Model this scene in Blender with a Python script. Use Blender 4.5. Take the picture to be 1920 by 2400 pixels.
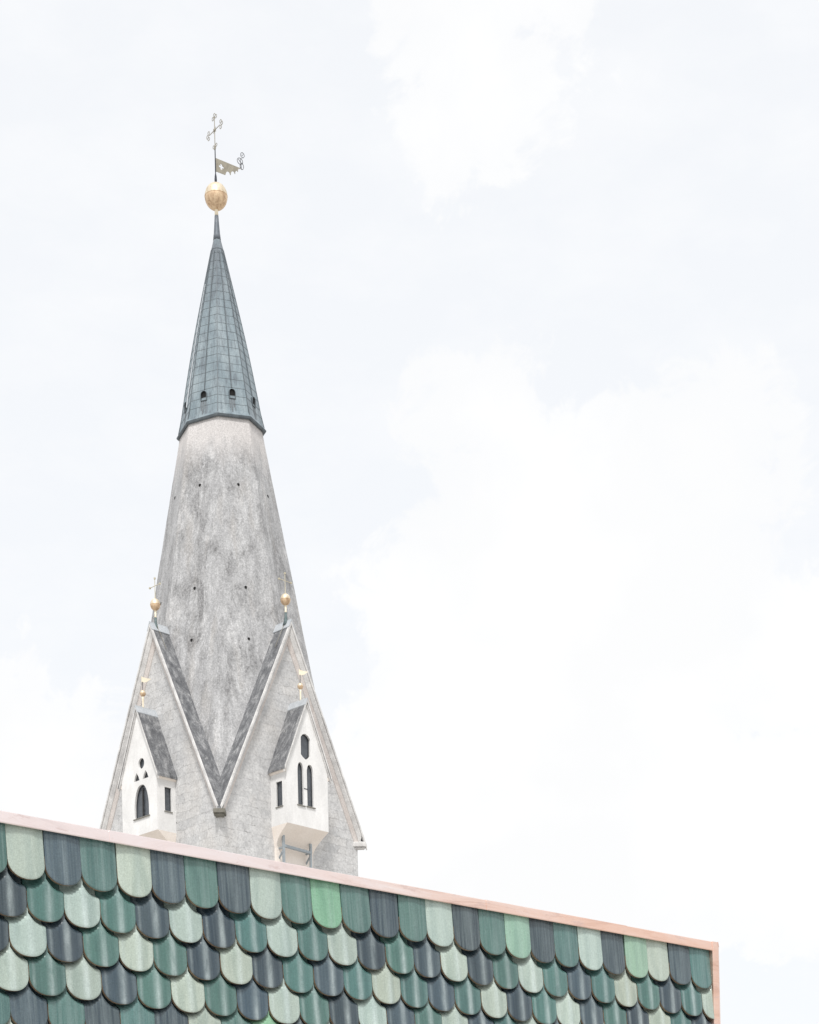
import bpy, bmesh, math, random
from mathutils import Vector, Matrix
random.seed(7)
R = math.radians
for o in list(bpy.data.objects): bpy.data.objects.remove(o)
scene = bpy.context.scene
C = scene.collection

# ------------------------------------------------------------------ camera
EYE = 1.6
FPX, SH, ROLL = 4600.0, 1980.8, 0.02236
cam = bpy.data.cameras.new('camera')
cam_o = bpy.data.objects.new('camera', cam); C.objects.link(cam_o)
c_, s_ = math.cos(ROLL), math.sin(ROLL)
cam_o.matrix_world = Matrix(((c_, s_, 0, 0), (0, 0, -1, 0), (-s_, c_, 0, EYE), (0, 0, 0, 1)))
cam.sensor_fit = 'VERTICAL'; cam.sensor_height = 24.0; cam.sensor_width = 19.2
cam.lens = 24.0 * FPX / 2400.0
cam.shift_y = SH / 2400.0
cam.clip_start = 0.1; cam.clip_end = 5000
scene.camera = cam_o

# ------------------------------------------------------------------ sky and sun
SUN_AZ, SUN_EL = R(184), R(55)      # azimuth measured from +y clockwise: behind the viewer, 
SUN_VEC = Vector((math.sin(SUN_AZ) * math.cos(SUN_EL), math.cos(SUN_AZ) * math.cos(SUN_EL), math.sin(SUN_EL)))
sun = bpy.data.lights.new('sun', 'SUN'); sun.energy = 1.35; sun.angle = R(10); sun.color = (1.0, .972, .935)
sun_o = bpy.data.objects.new('sun', sun); C.objects.link(sun_o)
sun_o.rotation_euler = SUN_VEC.to_track_quat('Z', 'Y').to_euler()
scene.view_settings.view_transform = 'Standard'; scene.view_settings.look = 'None'
scene.view_settings.exposure = 1.0; scene.view_settings.gamma = 1.0

class G:
    """small shader graph helper"""
    def __init__(self, tree):
        self.t = tree; self.n = tree.nodes; self.l = tree.links; self.n.clear()
    def add(self, typ, **kw):
        nd = self.n.new(typ)
        for k, v in kw.items():
            if k == 'i':
                for kk, vv in v.items():
                    s = nd.inputs[kk]
                    if isinstance(vv, bpy.types.NodeSocket): self.l.new(vv, s)
                    else: s.default_value = vv
            else: setattr(nd, k, v)
        return nd
    def math(self, op, a, b=0.0, clamp=False):
        return self.add('ShaderNodeMath', operation=op, use_clamp=clamp, i={0: a, 1: b}).outputs[0]
    def mix(self, f, a, b, blend='MIX'):
        nd = self.add('ShaderNodeMix', data_type='RGBA', blend_type=blend)
        for idx, v in ((0, f), (6, a), (7, b)):
            if isinstance(v, bpy.types.NodeSocket): self.l.new(v, nd.inputs[idx])
            else: nd.inputs[idx].default_value = v if idx == 0 else (tuple(v) + (1,))[:4]
        return nd.outputs[2]
    def ramp(self, f, pts):
        nd = self.add('ShaderNodeValToRGB', i={0: f}); e = nd.color_ramp.elements
        while len(e) < len(pts): e.new(.5)
        for k, (p, c) in enumerate(pts):
            e[k].position = p; e[k].color = (c, c, c, 1) if isinstance(c, (int, float)) else tuple(c) + (1,)
        return nd.outputs[0]
    def mapping(self, vec, scale=(1, 1, 1), loc=(0, 0, 0), rot=(0, 0, 0)):
        return self.add('ShaderNodeMapping', i={0: vec, 1: loc, 2: rot, 3: scale}).outputs[0]
    def noise(self, vec, scale=5, detail=4, rough=.55, dist=0):
        return self.add('ShaderNodeTexNoise', i={'Vector': vec, 'Scale': scale, 'Detail': detail, 'Roughness': rough, 'Distortion': dist}).outputs[0]

world = bpy.data.worlds.new('World'); scene.world = world; world.use_nodes = True
g = G(world.node_tree)
tc = g.add('ShaderNodeTexCoord').outputs['Generated']
sky = g.add('ShaderNodeTexSky', sky_type='NISHITA')
sky.sun_disc = False; sky.sun_elevation = SUN_EL; sky.sun_rotation = SUN_AZ; sky.dust_density = 3; sky.air_density = 1.2
# bright thin overcast: high veil over everything plus heaped clouds fixed to compass directions
veil = g.mix(.90, sky.outputs[0], (4.93, 4.98, 5.05))
nrm = g.add('ShaderNodeVectorMath', operation='NORMALIZE', i={0: tc}).outputs[0]
wob = g.add('ShaderNodeTexNoise', i={'Vector': nrm, 'Scale': 9.0, 'Detail': 6.0, 'Roughness': .6})
wv = g.add('ShaderNodeVectorMath', operation='MULTIPLY_ADD', i={0: wob.outputs['Color'], 1: (.09, .09, .09), 2: nrm}).outputs[0]
def direc(az, el): return (math.sin(R(az)) * math.cos(R(el)), math.cos(R(az)) * math.cos(R(el)), math.sin(R(el)))
mask = None
for az, el, rad in ((5.4, 19.5, 6.2), (4.0, 14.9, 6.4), (2.6, 21.0, 4.0), (.6, 16.0, 3.6), (9.3, 23.9, 2.7), (2.6, 25.6, 2.1), (11, 18.5, 3.2), (10.6, 14.0, 3.6), (2.7, 32.6, 1.9), (1.0, 33.9, 1.4), (4.0, 34.2, 1.8),
                    (-10.8, 17.6, 2.5), (-10.9, 15.5, 3.2), (-8.0, 16.2, 1.8), (-11.6, 21.0, .6),
                    (-60, 25, 16), (-110, 40, 22), (150, 30, 24), (70, 35, 20), (110, 20, 15), (200, 60, 25), (-30, 60, 16), (35, 50, 14), (38, 15, 12)):
    d = Vector(direc(az, el))
    off = d + Vector((.045, .045, .045))
    ds = g.add('ShaderNodeVectorMath', operation='DISTANCE', i={0: wv, 1: tuple(off)}).outputs['Value']
    v = g.math('DIVIDE', g.math('SUBTRACT', R(rad), ds), .055)
    mask = v if mask is None else g.math('MAXIMUM', mask, v)
fine = g.noise(nrm, 30, 9, .66, .5)
m2 = g.math('ADD', mask, g.math('MULTIPLY', g.math('SUBTRACT', fine, .5), 1.7))
cm = g.ramp(m2, ((0.0, 0.0), (.16, .72), (.7, 1.0)))
inner = g.ramp(g.noise(nrm, 11, 4, .5), ((.42, (4.92, 4.94, 4.97)), (.60, (5.12, 5.12, 5.12))))
wisps = g.ramp(g.noise(g.mapping(nrm, (1, 1, 2.2)), 16, 6, .6), ((.42, 0.0), (.75, .55)))
base = g.mix(wisps, veil, (4.98, 5.01, 5.07))
col = g.mix(cm, base, inner)
bg = g.add('ShaderNodeBackground', i={0: col, 1: .10})
g.l.new(bg.outputs[0], g.add('ShaderNodeOutputWorld').inputs[0])

# ------------------------------------------------------------------ materials
def mat(name, fn):
    m = bpy.data.materials.new(name); m.use_nodes = True
    gg = G(m.node_tree)
    out = gg.add('ShaderNodeOutputMaterial'); b = gg.add('ShaderNodeBsdfPrincipled')
    gg.l.new(b.outputs[0], out.inputs[0])
    gg.obj = gg.add('ShaderNodeTexCoord').outputs['Object']
    fn(gg, b)
    return m
def setp(gg, b, **kw):
    for k, v in kw.items():
        k = {'color': 'Base Color', 'rough': 'Roughness', 'metal': 'Metallic', 'spec': 'Specular IOR Level', 'coat': 'Coat Weight', 'normal': 'Normal'}[k]
        if isinstance(v, bpy.types.NodeSocket): gg.l.new(v, b.inputs[k])
        else: b.inputs[k].default_value = (tuple(v) + (1,)) if isinstance(v, tuple) else v
def bump(gg, h, strength=.4, dist=.02):
    return gg.add('ShaderNodeBump', i={'Height': h, 'Strength': strength, 'Distance': dist}).outputs[0]

def m_spire(gg, b):
    o = gg.obj
    streak = gg.noise(gg.mapping(o, (1.5, 1.5, .30)), 1.5, 9, .72, .3)
    patch = gg.noise(o, .42, 6, .62, .6)
    patch2 = gg.noise(gg.mapping(o, (1, 1, .38), (7, 3, 1)), .95, 8, .72, .5)
    grit = gg.noise(gg.mapping(o, (1, 1, .75)), 10.5, 4, .85)
    grit2 = gg.noise(o, 15, 2, .8)
    c = gg.ramp(streak, ((.28, (.29, .291, .297)), (.5, (.42, .422, .43)), (.72, (.56, .563, .57))))
    dark = gg.ramp(patch2, ((.48, 0.0), (.62, .95)))
    c = gg.mix(gg.math('MULTIPLY', gg.math('MULTIPLY', dark, gg.ramp(grit, ((.38, 1.0), (.62, .55)))), gg.ramp(patch, ((.42, .35), (.58, 1.0)))), c, (.185, .183, .186))
    light = gg.ramp(gg.noise(gg.mapping(o, (1, 1, .55), (31, 2, 9)), .85, 6, .6, .5), ((.55, 0.0), (.70, .75)))
    c = gg.mix(light, c, (.64, .64, .645))
    warm = gg.ramp(gg.noise(gg.mapping(o, (1.2, 1.2, .2), (4, 4, 4)), 1.1, 5, .6), ((.55, 0.0), (.72, .45)))
    c = gg.mix(warm, c, (.42, .395, .37))
    # fresh lime render just under the metal cap, ragged lower edge
    z = gg.add('ShaderNodeSeparateXYZ', i={0: o}).outputs[2]
    zz = gg.math('ADD', z, gg.math('MULTIPLY', gg.noise(gg.mapping(o, (1.5, 1.5, .5)), 1.2, 6, .6), -2.6))
    top = gg.ramp(gg.math('DIVIDE', gg.math('SUBTRACT', zz, 42.2), 2.2, True), ((0.0, 0.0), (.75, .85)))
    c = gg.mix(top, c, (.60, .575, .565))
    g1 = gg.ramp(grit, ((.34, .70), (.64, 1.22)))
    c = gg.mix(gg.math('SUBTRACT', .85, gg.math('MULTIPLY', top, .75)), c, gg.mix(1, c, g1, 'MULTIPLY'))
    g2 = gg.ramp(grit2, ((.36, .74), (.62, 1.2)))
    c = gg.mix(.6, c, gg.mix(1, c, g2, 'MULTIPLY'))
    h = gg.math('ADD', gg.math('MULTIPLY', grit, .6), gg.math('MULTIPLY', patch2, .8))
    setp(gg, b, color=c, rough=.93, spec=.2, normal=bump(gg, h, .6, .05))
M_spire = mat('weathered_plaster', m_spire)

def m_masonry(gg, b):
    o = gg.obj
    s = gg.add('ShaderNodeSeparateXYZ', i={0: o})
    w1 = gg.math('MULTIPLY', gg.math('SUBTRACT', gg.noise(o, 1.3, 6, .7), .5), .80)
    w2 = gg.math('MULTIPLY', gg.math('SUBTRACT', gg.noise(gg.mapping(o, (1, 1, 1), (9, 9, 9)), 1.2, 6, .72), .5), .50)
    u = gg.math('ADD', gg.math('SUBTRACT', s.outputs[0], s.outputs[1]), w1)
    v = gg.math('ADD', s.outputs[2], w2)
    vec = gg.add('ShaderNodeCombineXYZ', i={0: u, 1: v, 2: 0.0}).outputs[0]
    br = gg.add('ShaderNodeTexBrick', offset=.5, i={'Vector': vec, 'Color1': (.45, .455, .465, 1), 'Color2': (.62, .61, .60, 1), 'Mortar': (.45, .445, .44, 1),
        'Scale': 1.0, 'Mortar Size': .012, 'Mortar Smooth': .5, 'Bias': .0, 'Brick Width': .98, 'Row Height': .40})
    patch = gg.noise(o, .8, 6, .65, .5)
    cover = gg.ramp(patch, ((.38, .35), (.56, .96)))       # pointing smeared over the stones
    render_c = gg.ramp(gg.noise(o, 2.3, 6, .65), ((.3, (.50, .502, .508)), (.7, (.70, .70, .70))))
    c = gg.mix(cover, br.outputs[0], render_c)
    # open joints show in short broken runs
    jn = gg.ramp(gg.noise(gg.mapping(o, (1, 1, 1), (3, 8, 2)), 2.1, 5, .6), ((.56, 0.0), (.65, 1.0)))
    c = gg.mix(gg.math('MULTIPLY', br.outputs[1], jn), c, (.22, .215, .21))
    warm = gg.ramp(gg.noise(gg.mapping(o, (1, 1, .6), (2, 5, 6)), .7, 4, .5), ((.48, 0.0), (.68, .5)))
    c = gg.mix(warm, c, (.62, .595, .565))
    gr = gg.ramp(gg.noise(o, 11, 4, .7), ((.3, .74), (.7, 1.2)))
    c = gg.mix(.8, c, gg.mix(1, c, gr, 'MULTIPLY'))
    h = gg.math('SUBTRACT', gg.noise(o, 4, 6, .7), gg.math('MULTIPLY', br.outputs[1], .5))
    setp(gg, b, color=c, rough=.93, spec=.2, normal=bump(gg, h, .6, .05))
M_wall = mat('rubble_masonry', m_masonry)

def plain(name, c1, c2, rough=.8, metal=0.0, sc=3.0, bmp=.2, spec=.3, stretch=(1, 1, 1), bd=.01, grit=.12):
    def f(gg, b):
        n = gg.noise(gg.mapping(gg.obj, stretch), sc, 6, .65, .3)
        c = gg.ramp(n, ((.3, c1), (.7, c2)))
        gr = gg.ramp(gg.noise(gg.obj, sc * 9, 3, .7), ((.3, 1 - grit), (.7, 1 + grit)))
        c = gg.mix(1, c, gr, 'MULTIPLY')
        setp(gg, b, color=c, rough=rough, metal=metal, spec=spec, normal=bump(gg, n, bmp, bd))
    return mat(name, f)
M_white = plain('white_limewash', (.70, .695, .69), (.88, .876, .87), .9, sc=1.3, stretch=(1, 1, .5), grit=.05)
M_soffit = plain('peach_limewash', (.84, .76, .69), (.90, .83, .77), .9, sc=1.6, grit=.05)
M_coping = plain('light_moulding_stone', (.50, .49, .485), (.78, .77, .76), .9, sc=2.2, grit=.16)
M_pink = plain('pink_moulding_stone', (.56, .51, .485), (.70, .655, .63), .9, sc=2.0, grit=.16)
M_lead = plain('ridge_lead', (.46, .49, .52), (.62, .65, .68), .5, .25, sc=4, grit=.08)
M_pane = plain('dark_leaded_glass', (.06, .068, .08), (.10, .11, .125), .22, sc=6, spec=.5, bmp=.1)
M_frame = plain('dark_window_frame', (.03, .03, .032), (.05, .05, .052), .6, sc=6)
M_bracket = plain('galvanised_steel', (.32, .36, .39), (.42, .46, .49), .55, .4, sc=5)
M_hole = plain('hole_shade', (.012, .012, .012), (.02, .02, .02), .95, sc=5)  # near-black colour standing in for the shade inside openings
M_iron = plain('dark_iron', (.035, .04, .055), (.07, .075, .09), .6, .3, sc=5)
M_box = plain('lichened_lead_box', (.14, .135, .115), (.24, .23, .20), .8, sc=5)
M_verd = plain('dull_verdigris', (.10, .14, .145), (.17, .21, .215), .6, .2, sc=7)
M_ground = plain('stone_paving', (.38, .365, .34), (.50, .485, .46), .9, sc=.7, bmp=.1)
M_core = plain('grey_wall_plaster', (.40, .39, .38), (.46, .45, .44), .9, sc=1.5)
M_sheath = plain('black_membrane', (.02, .022, .022), (.035, .038, .036), .85, sc=3)
M_gravel = plain('roof_gravel', (.22, .21, .2), (.34, .33, .31), .95, sc=30)

def m_slate(gg, b):
    o = gg.obj
    n = gg.noise(gg.mapping(o, (1, 1, .35)), 3.2, 8, .7, .4)
    c = gg.ramp(n, ((.30, (.085, .088, .096)), (.5, (.175, .179, .188)), (.64, (.32, .323, .33)), (.78, (.50, .50, .51))))
    lich = gg.ramp(gg.noise(gg.mapping(o, (1, 1, .45), (5, 1, 3)), 2.1, 7, .72, .8), ((.58, 0.0), (.67, .65)))
    c = gg.mix(lich, c, (.47, .47, .465))
    gr = gg.ramp(gg.noise(o, 16, 4, .75), ((.3, .55), (.7, 1.4)))
    c = gg.mix(.8, c, gg.mix(1, c, gr, 'MULTIPLY'))
    setp(gg, b, color=c, rough=.88, spec=.25, normal=bump(gg, n, .6, .04))
M_slate = mat('mossy_stone_roof', m_slate)

def m_cap(gg, b):
    o = gg.obj
    n = gg.noise(gg.mapping(o, (1, 1, .35)), 1.6, 6, .62)
    c = gg.ramp(n, ((.3, (.18, .232, .262)), (.5, (.25, .308, .338)), (.72, (.335, .39, .415))))
    streak = gg.ramp(gg.noise(gg.mapping(o, (6, 6, .28), (2, 2, 2)), 1.3, 6, .65), ((.48, 0.0), (.66, .7)))
    c = gg.mix(streak, c, (.12, .135, .155))
    z = gg.add('ShaderNodeSeparateXYZ', i={0: o}).outputs[2]
    hi = gg.math('MULTIPLY', gg.ramp(gg.math('DIVIDE', gg.math('SUBTRACT', z, 51.0), 5.5, True), ((0.0, 0.0), (1.0, .85))),
                 gg.ramp(gg.noise(gg.mapping(o, (5, 5, .5)), 1.1, 5, .6), ((.35, .45), (.6, 1.0))))
    c = gg.mix(hi, c, (.15, .155, .175))                       # older, darker sheets near the tip
    c = gg.mix(1, c, gg.ramp(gg.noise(o, 14, 4, .7), ((.3, .86), (.7, 1.14))), 'MULTIPLY')
    setp(gg, b, color=c, rough=.42, metal=.25, spec=.5, normal=bump(gg, gg.noise(o, 2.5, 3, .5), .25, .03))
M_cap = mat('patinated_sheet_metal', m_cap)
M_seam = plain('dark_seam', (.10, .115, .13), (.17, .195, .21), .6, .2, sc=3)
M_joint = plain('sheet_joint', (.15, .17, .185), (.24, .265, .28), .6, .2, sc=3)
M_gutter = plain('dark_gutter', (.085, .10, .115), (.16, .185, .20), .5, .3, sc=3)
M_stain = plain('dark_runoff', (.12, .13, .145), (.20, .225, .24), .7, .1, sc=9)
M_neck = plain('dark_lead_neck', (.13, .15, .175), (.18, .20, .225), .55, .25, sc=5)

def m_gold(gg, b):
    o = gg.obj
    n = gg.noise(gg.mapping(o, (1, 1, .6)), 6, 7, .7, .3)
    c = gg.ramp(n, ((.32, (.40, .27, .17)), (.5, (.68, .49, .32)), (.72, (.88, .70, .48))))
    gz = gg.add('ShaderNodeSeparateXYZ', i={0: gg.add('ShaderNodeTexCoord').outputs['Generated']}).outputs[2]
    gz = gg.math('ADD', gz, gg.math('MULTIPLY', gg.math('SUBTRACT', n, .5), .12))
    up = gg.ramp(gz, ((.50, 0.0), (.53, 1.0)))
    c = gg.mix(gg.math('MULTIPLY', up, .75), c, gg.ramp(n, ((.32, (.58, .50, .36)), (.7, (.86, .80, .66)))))   # paler upper shell
    setp(gg, b, color=c, rough=gg.ramp(n, ((.3, .62), (.7, .40))), metal=.45, normal=bump(gg, gg.noise(o, 18, 4, .7), .35, .01))
M_gold = mat('old_gilding', m_gold)
M_gilt = plain('pale_gilt_sheet', (.50, .46, .35), (.66, .61, .48), .5, .25, sc=6, grit=.2)
M_pennant = plain('tarnished_gilt_sheet', (.27, .25, .205), (.40, .37, .30), .6, .2, sc=6, grit=.2)
M_grey = plain('weathered_iron', (.14, .145, .16), (.22, .225, .24), .6, .2, sc=6)
M_stem = plain('cream_gilt_stem', (.84, .74, .56), (.92, .85, .70), .6, .15, sc=6)

def m_copper(gg, b):
    o = gg.obj
    n = gg.noise(gg.mapping(o, (.45, 3, 3)), 2.2, 9, .74, .9)
    c = gg.ramp(n, ((.34, (.50, .32, .27)), (.47, (.84, .64, .56)), (.66, (.90, .80, .77))))
    x = gg.add('ShaderNodeSeparateXYZ', i={0: o}).outputs[0]
    xx = gg.math('ADD', x, gg.math('MULTIPLY', gg.noise(gg.mapping(o, (.9, 1, 1), (8, 8, 8)), 1.0, 4, .6), 1.6))
    c = gg.mix(gg.ramp(gg.math('DIVIDE', gg.math('ADD', xx, 4.6), 2.6, True), ((0.0, .75), (1.0, 0.0))), c, (.87, .785, .785))   # dull pink towards the left end
    c = gg.mix(gg.ramp(gg.math('DIVIDE', gg.math('ADD', xx, 3.4), 2.6, True), ((0.0, 0.0), (1.0, .6))), c, (.85, .545, .415))    # salmon towards the right end
    st = gg.ramp(gg.noise(gg.mapping(o, (.6, 2, 2), (3, 1, 2)), 6.5, 7, .78, .2), ((.56, 0.0), (.66, .55)))
    c = gg.mix(st, c, (.62, .46, .43))
    rg = gg.ramp(gg.noise(o, 12, 5, .7), ((.3, .30), (.7, .5)))
    setp(gg, b, color=c, rough=rg, metal=.85, normal=bump(gg, n, .35, .012))
M_copper = mat('new_copper_sheet', m_copper)

def m_glaze(gg, b):
    at = gg.add('ShaderNodeAttribute', attribute_name='tile_colour')
    uv = gg.add('ShaderNodeAttribute', attribute_name='tile_uv')
    vec = uv.outputs['Vector']            # x across the tile (metres, shifted per tile), y down the tile, z = ribbing amount
    s = gg.add('ShaderNodeSeparateXYZ', i={0: vec})
    v2 = gg.add('ShaderNodeCombineXYZ', i={0: s.outputs[0], 1: s.outputs[1], 2: 0.0}).outputs[0]
    st = gg.noise(gg.mapping(v2, (48, 1.3, 1)), 1.0, 4, .6, .15)
    broad = gg.noise(gg.mapping(v2, (11, 1.6, 1)), 1.0, 3, .5, .2)
    c = at.outputs['Color']
    f = gg.math('MULTIPLY', gg.ramp(st, ((.30, 0.0), (.72, 1.0))), gg.math('ADD', .10, gg.math('MULTIPLY', s.outputs[2], .50)))
    c = gg.mix(f, c, gg.mix(.42, c, (.42, .50, .49)))
    c = gg.mix(gg.ramp(broad, ((.36, .42), (.54, 0.0))), c, gg.mix(1, c, (.52, .60, .62), 'MULTIPLY'))
    rg = gg.add('ShaderNodeAttribute', attribute_name='painted_sheen').outputs['Fac']
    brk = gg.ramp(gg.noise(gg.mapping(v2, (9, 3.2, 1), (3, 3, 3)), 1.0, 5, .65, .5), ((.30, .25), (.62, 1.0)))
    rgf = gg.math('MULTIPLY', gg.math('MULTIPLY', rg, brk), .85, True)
    c = gg.mix(rgf, c, gg.mix(.62, c, (.70, .80, .80)))        # pale streak: reflected sheen along the ridge, put into the colour
    spk = gg.ramp(gg.noise(gg.obj, 95, 2, .7), ((.34, .86), (.66, 1.12)))
    c = gg.mix(1, c, spk, 'MULTIPLY')
    h = gg.math('ADD', gg.math('MULTIPLY', st, gg.math('ADD', .25, s.outputs[2])), gg.math('MULTIPLY', gg.noise(gg.obj, 30, 3, .6), .15))
    setp(gg, b, color=c, rough=gg.ramp(broad, ((.3, .20), (.7, .32))), spec=.5, normal=bump(gg, h, .35, .004))
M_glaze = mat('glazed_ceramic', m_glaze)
M_clay = plain('unglazed_clay_edge', (.17, .12, .075), (.30, .22, .15), .85, sc=25, grit=.3)
M_clayback = plain('shaded_clay_back', (.10, .085, .06), (.16, .14, .10), .9, sc=20)

# ------------------------------------------------------------------ mesh helpers
def link(name, bm, mats, parent=None, smooth=False, recalc=True):
    if recalc: bmesh.ops.recalc_face_normals(bm, faces=bm.faces[:])
    me = bpy.data.meshes.new(name); bm.to_mesh(me); bm.free()
    for m in (mats if isinstance(mats, (list, tuple)) else [mats]): me.materials.append(m)
    if smooth:
        for p in me.polygons: p.use_smooth = True
    o = bpy.data.objects.new(name, me); C.objects.link(o)
    if parent: o.parent = parent
    return o
def empty(name, loc, rz):
    o = bpy.data.objects.new(name, None); C.objects.link(o); o.location = loc; o.rotation_euler = (0, 0, rz); o.empty_display_size = .5
    return o
def prism(bm, poly, off, mi=0):
    """closed prism: polygon of 3D points, extruded by the vector off"""
    off = Vector(off); a = [bm.verts.new(p) for p in poly]; b = [bm.verts.new(Vector(p) + off) for p in poly]
    fs = [bm.faces.new(a), bm.faces.new(b[::-1])]
    for i in range(len(a)):
        j = (i + 1) % len(a); fs.append(bm.faces.new((a[j], a[i], b[i], b[j])))
    for f in fs: f.material_index = mi
    return fs
def box(bm, p0, p1, mi=0):
    x0, y0, z0 = p0; x1, y1, z1 = p1
    return prism(bm, [(x0, y0, z0), (x1, y0, z0), (x1, y1, z0), (x0, y1, z0)], (0, 0, z1 - z0), mi)
def tube(bm, pts, rad, n=8, cap=True, mi=0, closed=False):
    pts = [Vector(p) for p in pts]; rad = rad if isinstance(rad, (list, tuple)) else [rad] * len(pts)
    rings = []; N = len(pts)
    for i, p in enumerate(pts):
        if closed: d = pts[(i + 1) % N] - pts[i - 1]
        else: d = pts[min(i + 1, N - 1)] - pts[max(i - 1, 0)]
        d.normalize(); up = Vector((0, 0, 1)) if abs(d.z) < .9 else Vector((1, 0, 0))
        a = d.cross(up).normalized(); b2 = d.cross(a)
        rings.append([bm.verts.new(p + (a * math.cos(t) + b2 * math.sin(t)) * rad[i]) for t in (2 * math.pi * k / n for k in range(n))])
    for i in range(N if closed else N - 1):
        r0, r1 = rings[i], rings[(i + 1) % N]
        for k in range(n): bm.faces.new((r0[k], r0[(k + 1) % n], r1[(k + 1) % n], r1[k])).material_index = mi
    if cap and not closed: bm.faces.new(rings[0][::-1]).material_index = mi; bm.faces.new(rings[-1]).material_index = mi
def lathe(bm, prof, c=(0, 0), n=24, ang0=0.0, mi=0, hexa=1.0):
    rings = [[bm.verts.new((c[0] + r * math.cos(ang0 + 2 * math.pi * k / n), c[1] + r * math.sin(ang0 + 2 * math.pi * k / n), z)) for k in range(n)] for r, z in prof]
    for a, b in zip(rings, rings[1:]):
        for k in range(n): bm.faces.new((a[k], a[(k + 1) % n], b[(k + 1) % n], b[k])).material_index = mi
    bm.faces.new(rings[0][::-1]).material_index = mi; bm.faces.new(rings[-1]).material_index = mi
def boolean(o, cutter_bm, op='DIFFERENCE'):
    c = link('window_cutter', cutter_bm, M_hole)
    if o.parent: c.parent = o.parent
    m = o.modifiers.new('b', 'BOOLEAN'); m.operation = op; m.solver = 'EXACT'; m.object = c
    bpy.context.view_layer.update()
    me = bpy.data.meshes.new_from_object(o.evaluated_get(bpy.context.evaluated_depsgraph_get()))
    o.modifiers.clear(); old = o.data; o.data = me; me.name = o.name
    bpy.data.objects.remove(c)
    return o
def tag(o, label=None, cat=None, kind=None, group=None):
    if label: o['label'] = label
    if cat: o['category'] = cat
    if kind: o['kind'] = kind
    if group: o['group'] = group

# ------------------------------------------------------------------ ground
bm = bmesh.new(); bmesh.ops.create_grid(bm, x_segments=8, y_segments=8, size=1500)
ground = link('ground', bm, M_ground, recalc=False); tag(ground, kind='structure')

# ================================================================== CHURCH TOWER
TX, TY, TYAW = -8.02638, 94.09845, .79709
tower = empty('church_tower', (TX, TY, 0), TYAW)
tag(tower, 'grey stone church tower with octagonal metal-capped spire, steep gables and two white oriels', 'tower')
H = EYE
A, B = 4.30, 4.60                      # half width of walls; half width over the roof verges
Z0, Z1, Z2 = 24.58 + H, 34.20 + H, 44.46 + H
SL = (Z1 - Z0) / B                     # slope of the gables
TIP = 53.23 + H
def on(side, out, l, z):               # side 0: wall towards -x ; 1: towards -y ; 2: +x ; 3: +y
    return Vector(((-out, l, z), (l, -out, z), (out, l, z), (l, out, z))[side])

# walls and gables as one body
bm = bmesh.new(); wa = Z1 - .16; wc = wa - SL * A
base = [bm.verts.new((sx * A, sy * A, 0)) for sx, sy in ((-1, -1), (1, -1), (1, 1), (-1, 1))]
cor = [bm.verts.new((sx * A, sy * A, wc)) for sx, sy in ((-1, -1), (1, -1), (1, 1), (-1, 1))]
apx = [bm.verts.new(p) for p in ((0, -A, wa), (A, 0, wa), (0, A, wa), (-A, 0, wa))]
ctr = bm.verts.new((0, 0, wa))
for k in range(4):
    j = (k + 1) % 4
    bm.faces.new((base[k], base[j], cor[j], apx[k], cor[k]))
    bm.faces.new((cor[k], apx[k], ctr)); bm.faces.new((apx[k], cor[j], ctr))
bm.faces.new(base[::-1])
wall = link('wall', bm, M_wall, tower)

# stone spire: octagon with arrises on the diagonals and over the gables
def rS(z): return 5.572 + (1.976 - 5.572) * (z - Z0) / (Z2 - Z0)
def vS(k, z, r=None):
    an = R(225 + 45 * k)
    if r is None: r = rS(z) * (1 - (.06 * min(1, max(0, (Z2 - z) / (Z2 - Z1))) if k % 2 else 0))
    return Vector((r * math.cos(an), r * math.sin(an), z))
bm = bmesh.new()
levels = [Z0 - .4 + (Z2 + .2 - Z0 + .4) * i / 40 for i in range(41)]
SUB = 10
rings = []
from mathutils import noise as mn
for z in levels:
    ring = []
    for k in range(8):
        p, q = vS(k, z), vS(k + 1, z)
        for t in range(SUB):
            v = p.lerp(q, t / SUB)
            d = mn.fractal(Vector((v.x * .9, v.y * .9, v.z * .35)), .8, 2.0, 4) * .022
            n = Vector((v.x, v.y, 0)).normalized()
            ring.append(bm.verts.new(v + n * (d - (.012 if t == 0 else 0))))
    rings.append(ring)
n8 = 8 * SUB
for a, b in zip(rings, rings[1:]):
    for k in range(n8): bm.faces.new((a[k], a[(k + 1) % n8], b[(k + 1) % n8], b[k]))
bm.faces.new(rings[0][::-1]); bm.faces.new(rings[-1])
for s in (-1, 1):                       # nothing of the spire may stick out through the gable walls
    for ax in (0, 1):
        n = [0, 0, 0]; n[ax] = s; co = [0, 0, 0]; co[ax] = s * (A - .08)
        bmesh.ops.bisect_plane(bm, geom=bm.verts[:] + bm.edges[:] + bm.faces[:], plane_co=co, plane_no=n, clear_outer=True)
spire = link('spire', bm, M_spire, tower, recalc=True)
# putlog holes: one per face at three heights
for k in range(8):
    for z, t in ((41.03, .5), (35.92, .5), (33.38, .49)):
        z += H; p, q = vS(k, z), vS(k + 1, z); c = p.lerp(q, t)
        nrm_ = Vector((c.x, c.y, 0)).normalized()
        bm = bmesh.new(); tg = Vector((-nrm_.y, nrm_.x, 0)); rr = .062; ring = []; rim = []
        for i in range(12):
            an = 2 * math.pi * i / 12 + .2; d = tg * math.cos(an) * rr * (1 + .15 * math.sin(3 * an)) + Vector((0, 0, math.sin(an) * rr * 1.15)) - nrm_ * math.sin(an) * rr * .2
            ring.append(c + d + nrm_ * .022)
        prism(bm, ring, -nrm_ * .08)
        link('putlog_hole', bm, M_hole, spire)  # surface plug, coloured dark for the shade inside the hole

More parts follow.
